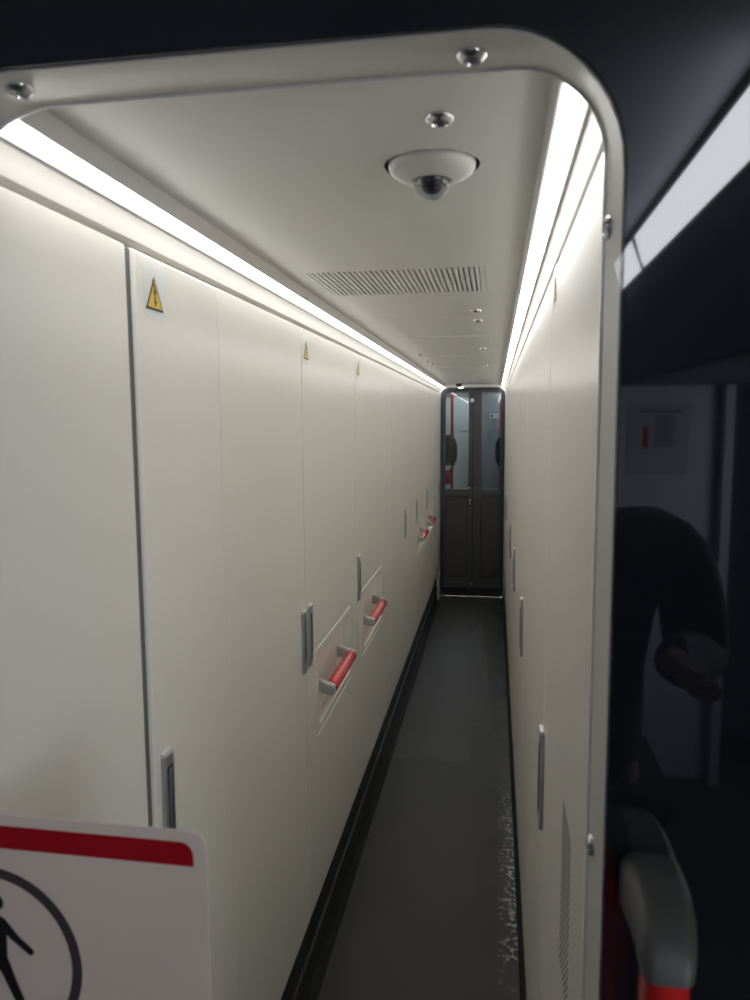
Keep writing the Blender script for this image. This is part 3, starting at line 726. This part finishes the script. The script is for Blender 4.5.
nd('pelvis', (PX, PY, 1.01), (0.15, 0.11)); nd('waist', (PX, PY, 1.18), (0.135, 0.10)); nd('chest', (PX-0.005, PY, 1.40), (0.15, 0.11)); nd('neck0', (PX-0.01, PY+0.005, 1.565), 0.065)
nd('neck1', (PX-0.02, PY+0.015, 1.64), 0.052)
E2 = [('pelvis', 'waist'), ('waist', 'chest'), ('chest', 'neck0'), ('neck0', 'neck1')]
hc = Vector((PX-0.03, PY+0.035, 1.745))
for sg, k in ((1, 'R'), (-1, 'L')):
    nd('hip'+k, (PX+sg*0.095, PY, 0.92), 0.088); nd('knee'+k, (PX+sg*0.11, PY+0.01, 0.50), 0.058); nd('calf'+k, (PX+sg*0.115, PY-0.01, 0.34), 0.055); nd('ankle'+k, (PX+sg*0.12, PY-0.02, 0.09), 0.038); nd('heel'+k, (PX+sg*0.12, PY-0.02, 0.045), 0.036); nd('toe'+k, (PX+sg*0.145, PY+0.14, 0.032), (0.038, 0.026))
    E2 += [('pelvis', 'hip'+k), ('hip'+k, 'knee'+k), ('knee'+k, 'calf'+k), ('calf'+k, 'ankle'+k), ('ankle'+k, 'heel'+k), ('heel'+k, 'toe'+k)]
arms = {'R': ((PX+0.232, PY, 1.505), (PX+0.275, PY-0.02, 1.25), (0.318, -0.075, 1.335), (0.312, -0.045, 1.352)),
        'L': ((PX-0.205, PY, 1.525), (PX-0.26, PY+0.12, 1.33), (-0.068, -0.085, 1.585), (-0.055, -0.070, 1.615))}
for k in arms:
    sh, el, wr, pm = [Vector(q) for q in arms[k]]
    nd('sh'+k, sh, 0.062); nd('el'+k, el, 0.043); nd('mid'+k, el.lerp(wr, 0.45), 0.038); nd('wr'+k, wr, 0.026); nd('pm'+k, pm, (0.030, 0.018))
    E2 += [('chest', 'sh'+k), ('sh'+k, 'el'+k), ('el'+k, 'mid'+k), ('mid'+k, 'wr'+k), ('wr'+k, 'pm'+k)]
# five fingers of each hand, unequal and bent around what they hold
def fingers(k, pm, along, across, grip):
    along, across, grip = Vector(along).normalized(), Vector(across).normalized(), Vector(grip).normalized()
    for i, (off, ln) in enumerate(((-0.024, 0.072), (-0.008, 0.080), (0.008, 0.074), (0.023, 0.058))):
        b0 = pm+along*0.030+across*off; b1 = b0+along*ln*0.40+grip*0.010; b2 = b1+along*ln*0.12+grip*ln*0.30; b3 = b2-along*ln*0.12+grip*ln*0.22
        for j, (p, rr) in enumerate(((b0, 0.0095), (b1, 0.0090), (b2, 0.0082), (b3, 0.0072))): nd('f%s%d%d' % (k, i, j), p, rr)
        E2.extend([('pm'+k, 'f%s%d0' % (k, i))]+[('f%s%d%d' % (k, i, j), 'f%s%d%d' % (k, i, j+1)) for j in range(3)])
    t0 = pm-across*0.028+grip*0.006; t1 = t0-across*0.018+along*0.022+grip*0.012; t2 = t1+along*0.026+grip*0.010
    for j, (p, rr) in enumerate(((t0, 0.012), (t1, 0.0105), (t2, 0.0085))): nd('t%s%d' % (k, j), p, rr)
    E2.extend([('pm'+k, 't%s0' % k), ('t%s0' % k, 't%s1' % k), ('t%s1' % k, 't%s2' % k)])
fingers('R', Vector(arms['R'][3]), (0.15, 0.75, -0.45), (-0.3, 0.5, 0.9), (0.9, 0.2, 0.1))
fingers('L', Vector(arms['L'][3]), (0.15, 0.25, 0.9), (0.2, -0.9, 0.2), (1.0, 0.1, 0.0))
body = skin_mesh(N, E2, 'pelvis', 2)
# head with brow, nose, chin and ears, joined into the same body mesh
hd = BM(); rg = []
prof = [(-0.118, 0.030, 0.030, 0.045), (-0.108, 0.045, 0.050, 0.030), (-0.090, 0.056, 0.066, 0.018), (-0.062, 0.064, 0.080, 0.008), (-0.030, 0.070, 0.090, 0.002), (0.0, 0.074, 0.096, 0.0), (0.035, 0.076, 0.099, -0.004), (0.070, 0.070, 0.092, -0.008), (0.098, 0.052, 0.070, -0.010), (0.114, 0.026, 0.036, -0.010), (0.119, 0.004, 0.006, -0.010)]
for z, a, c, o_ in prof:
    ring = []
    for i in range(32):
        th = 2*PI*i/32; x, y = a*math.cos(th), c*math.sin(th)+o_
        if abs(th-PI/2) < 0.25:                      # nose, lips, chin, eye sockets
            k_ = 1-abs(th-PI/2)/0.25
            y += k_*{-0.030: 0.022, -0.062: 0.007, 0.0: 0.010, -0.090: 0.004}.get(z, 0)
        if 0.28 < abs(th-PI/2) < 0.62 and z == 0.0: y -= 0.007
        ring.append((hc.x+x, hc.y+y, hc.z+z))
    rg.append(ring)
loft(hd, rg, True, True)
for sg in (-1, 1):
    e = [[(hc.x+sg*(0.070+d), hc.y-0.012+rr_*0.6*math.cos(2*PI*i/12)-d*0.3, hc.z-0.012+rr_*math.sin(2*PI*i/12)) for i in range(12)] for d, rr_ in ((0, 0.020), (0.010, 0.027), (0.018, 0.030), (0.017, 0.022), (0.012, 0.012))]
    loft(hd, e, True, True)
merge(body, hd)
pb_ = obj('body', body, 'skin', t, True)
def hair_mesh():
    b = BM(); rg = []
    for z, a, c, o_ in ((-0.060, 0.060, 0.070, -0.020), (-0.030, 0.076, 0.088, -0.020), (0.0, 0.081, 0.093, -0.018), (0.030, 0.084, 0.098, -0.015), (0.055, 0.084, 0.103, -0.008), (0.085, 0.076, 0.094, -0.006), (0.112, 0.056, 0.070, -0.006), (0.130, 0.028, 0.036, -0.008), (0.134, 0.004, 0.005, -0.008)):
        ring = []
        for i in range(36):
            th = 2*PI*i/36; y = c*math.sin(th)
            if z < 0.05 and math.sin(th) > 0.05: y = min(y, 0.010)      # face stays free
            ring.append((hc.x+a*math.cos(th)*(1+0.02*math.sin(7*th+z*60)), hc.y+o_+y, hc.z+z))
        rg.append(ring)
    loft(b, rg, True, True); return b
obj('hair', hair_mesh(), 'hair', t, True)
for sg in (-1, 1):
    b = BM(); lathe(b, [(0.0, -0.004), (0.008, -0.003), (0.011, 0.002), (0.009, 0.008), (0.0, 0.012)], (hc.x+sg*0.031, hc.y+0.078, hc.z+0.002), 'y', 16); o = obj('eye', b, 'dome_white', t, True)
    b = BM(); lathe(b, [(0.0055, 0.010), (0.0045, 0.0128), (0.0, 0.0135)], (hc.x+sg*0.031, hc.y+0.078, hc.z+0.002), 'y', 14); obj('iris', b, 'hair', o, True)
# jacket and trousers follow the body
J = {}
def grow(keys, add, extra=()):
    out = {}
    for k in keys:
        p, rr = N[k]; rr = rr if isinstance(rr, tuple) else (rr, rr); out[k] = (p, (rr[0]+add, rr[1]+add))
    return out
jk = ['pelvis', 'waist', 'chest', 'neck0', 'shR', 'elR', 'midR', 'shL', 'elL', 'midL']
J = grow(jk, 0.026); J['neck0'] = (N['neck0'][0]+Vector((0, 0, 0.012)), (0.082, 0.078))
for k in 'RL':
    J['cuff'+k] = (N['mid'+k][0].lerp(N['wr'+k][0], 0.95), (0.040, 0.040)); J['sh'+k] = (N['sh'+k][0]+Vector((0, 0, 0.004)), (0.088, 0.085))
J['pelvis'] = (Vector((PX, PY, 0.93)), (0.20, 0.16))
ob = obj('jacket', skin_mesh(J, [('pelvis', 'waist'), ('waist', 'chest'), ('chest', 'neck0')]+[e for k in 'RL' for e in (('chest', 'sh'+k), ('sh'+k, 'el'+k), ('el'+k, 'mid'+k), ('mid'+k, 'cuff'+k))], 'pelvis', 2), 'coat_cloth', t, True)
T = grow(['pelvis', 'hipR', 'kneeR', 'calfR', 'hipL', 'kneeL', 'calfL'], 0.028)
for k in 'RL': T['hem'+k] = (N['ankle'+k][0]+Vector((0, 0, 0.01)), (0.056, 0.056))
T['pelvis'] = (Vector((PX, PY, 0.99)), (0.175, 0.135))
obj('trousers', skin_mesh(T, [e for k in 'RL' for e in (('pelvis', 'hip'+k), ('hip'+k, 'knee'+k), ('knee'+k, 'calf'+k), ('calf'+k, 'hem'+k))], 'pelvis', 2), 'coat_cloth', t, True)
for k in 'RL':
    b = BM(); x, y = N['ankle'+k][0].x, N['ankle'+k][0].y; rg = []
    for z, g in ((0.0, 1.0), (0.018, 1.03), (0.045, 0.98), (0.075, 0.80), (0.10, 0.55)):
        ring = []
        for i in range(24):
            th = 2*PI*i/24; yy = math.sin(th)
            cy_ = 0.055*(1 if z < 0.07 else 0.1); ly = (0.150 if z < 0.05 else 0.115)*g if z < 0.07 else 0.062
            ring.append((x+0.052*max(g, 0.9)*math.cos(th)*(1 if yy < 0.6 else 0.9)+max(0, yy)*0.015*(1 if k == 'R' else -1), y+cy_+ly*yy, z))
        rg.append(ring)
    loft(b, rg, True, True); obj('shoe', b, 'black', t, True)
# phone held up behind the lens, pale device in the other hand
t = thing('phone', 'dark phone held upright in front of the person', 'phone', (-0.012, -0.014, 1.70))
b = BM(); loft(b, [[(a, y_, c) for a, c in loop_rr(-0.048+d, 0.024-d, 1.632+d, 1.778-d, 0.010)] for y_, d in ((-0.0180, 0.001), (-0.0172, 0), (-0.0108, 0), (-0.0100, 0.001))], True, True); obj('case', b, 'black', t, True)
b = BM(); loft(b, [[(a, y_, c) for a, c in loop_rr(-0.045, 0.021, 1.635, 1.775, 0.008)] for y_ in (-0.0184, -0.0180)], True, True); obj('screen', b, 'slate', t)
b = BM(); lathe(b, [(0.008, -0.0098), (0.008, -0.0080), (0.0, -0.0080)], (0.008, 0, 1.760), 'y', 18); obj('lens', b, 'grey_metal', t, True)
t = thing('card', 'pale blue card held in fingers, mirrored in the dark panel', 'card', (0.345, -0.005, 1.33))
b = BM(); L_ = loop_rr(0.334, 0.362, 1.318, 1.384, 0.003); loft(b, [[(a, -0.004-(c-1.318)*0.9+d, c) for a, c in L_] for d in (0, -0.003)], True, True); obj('sheet', b, 'device', t)
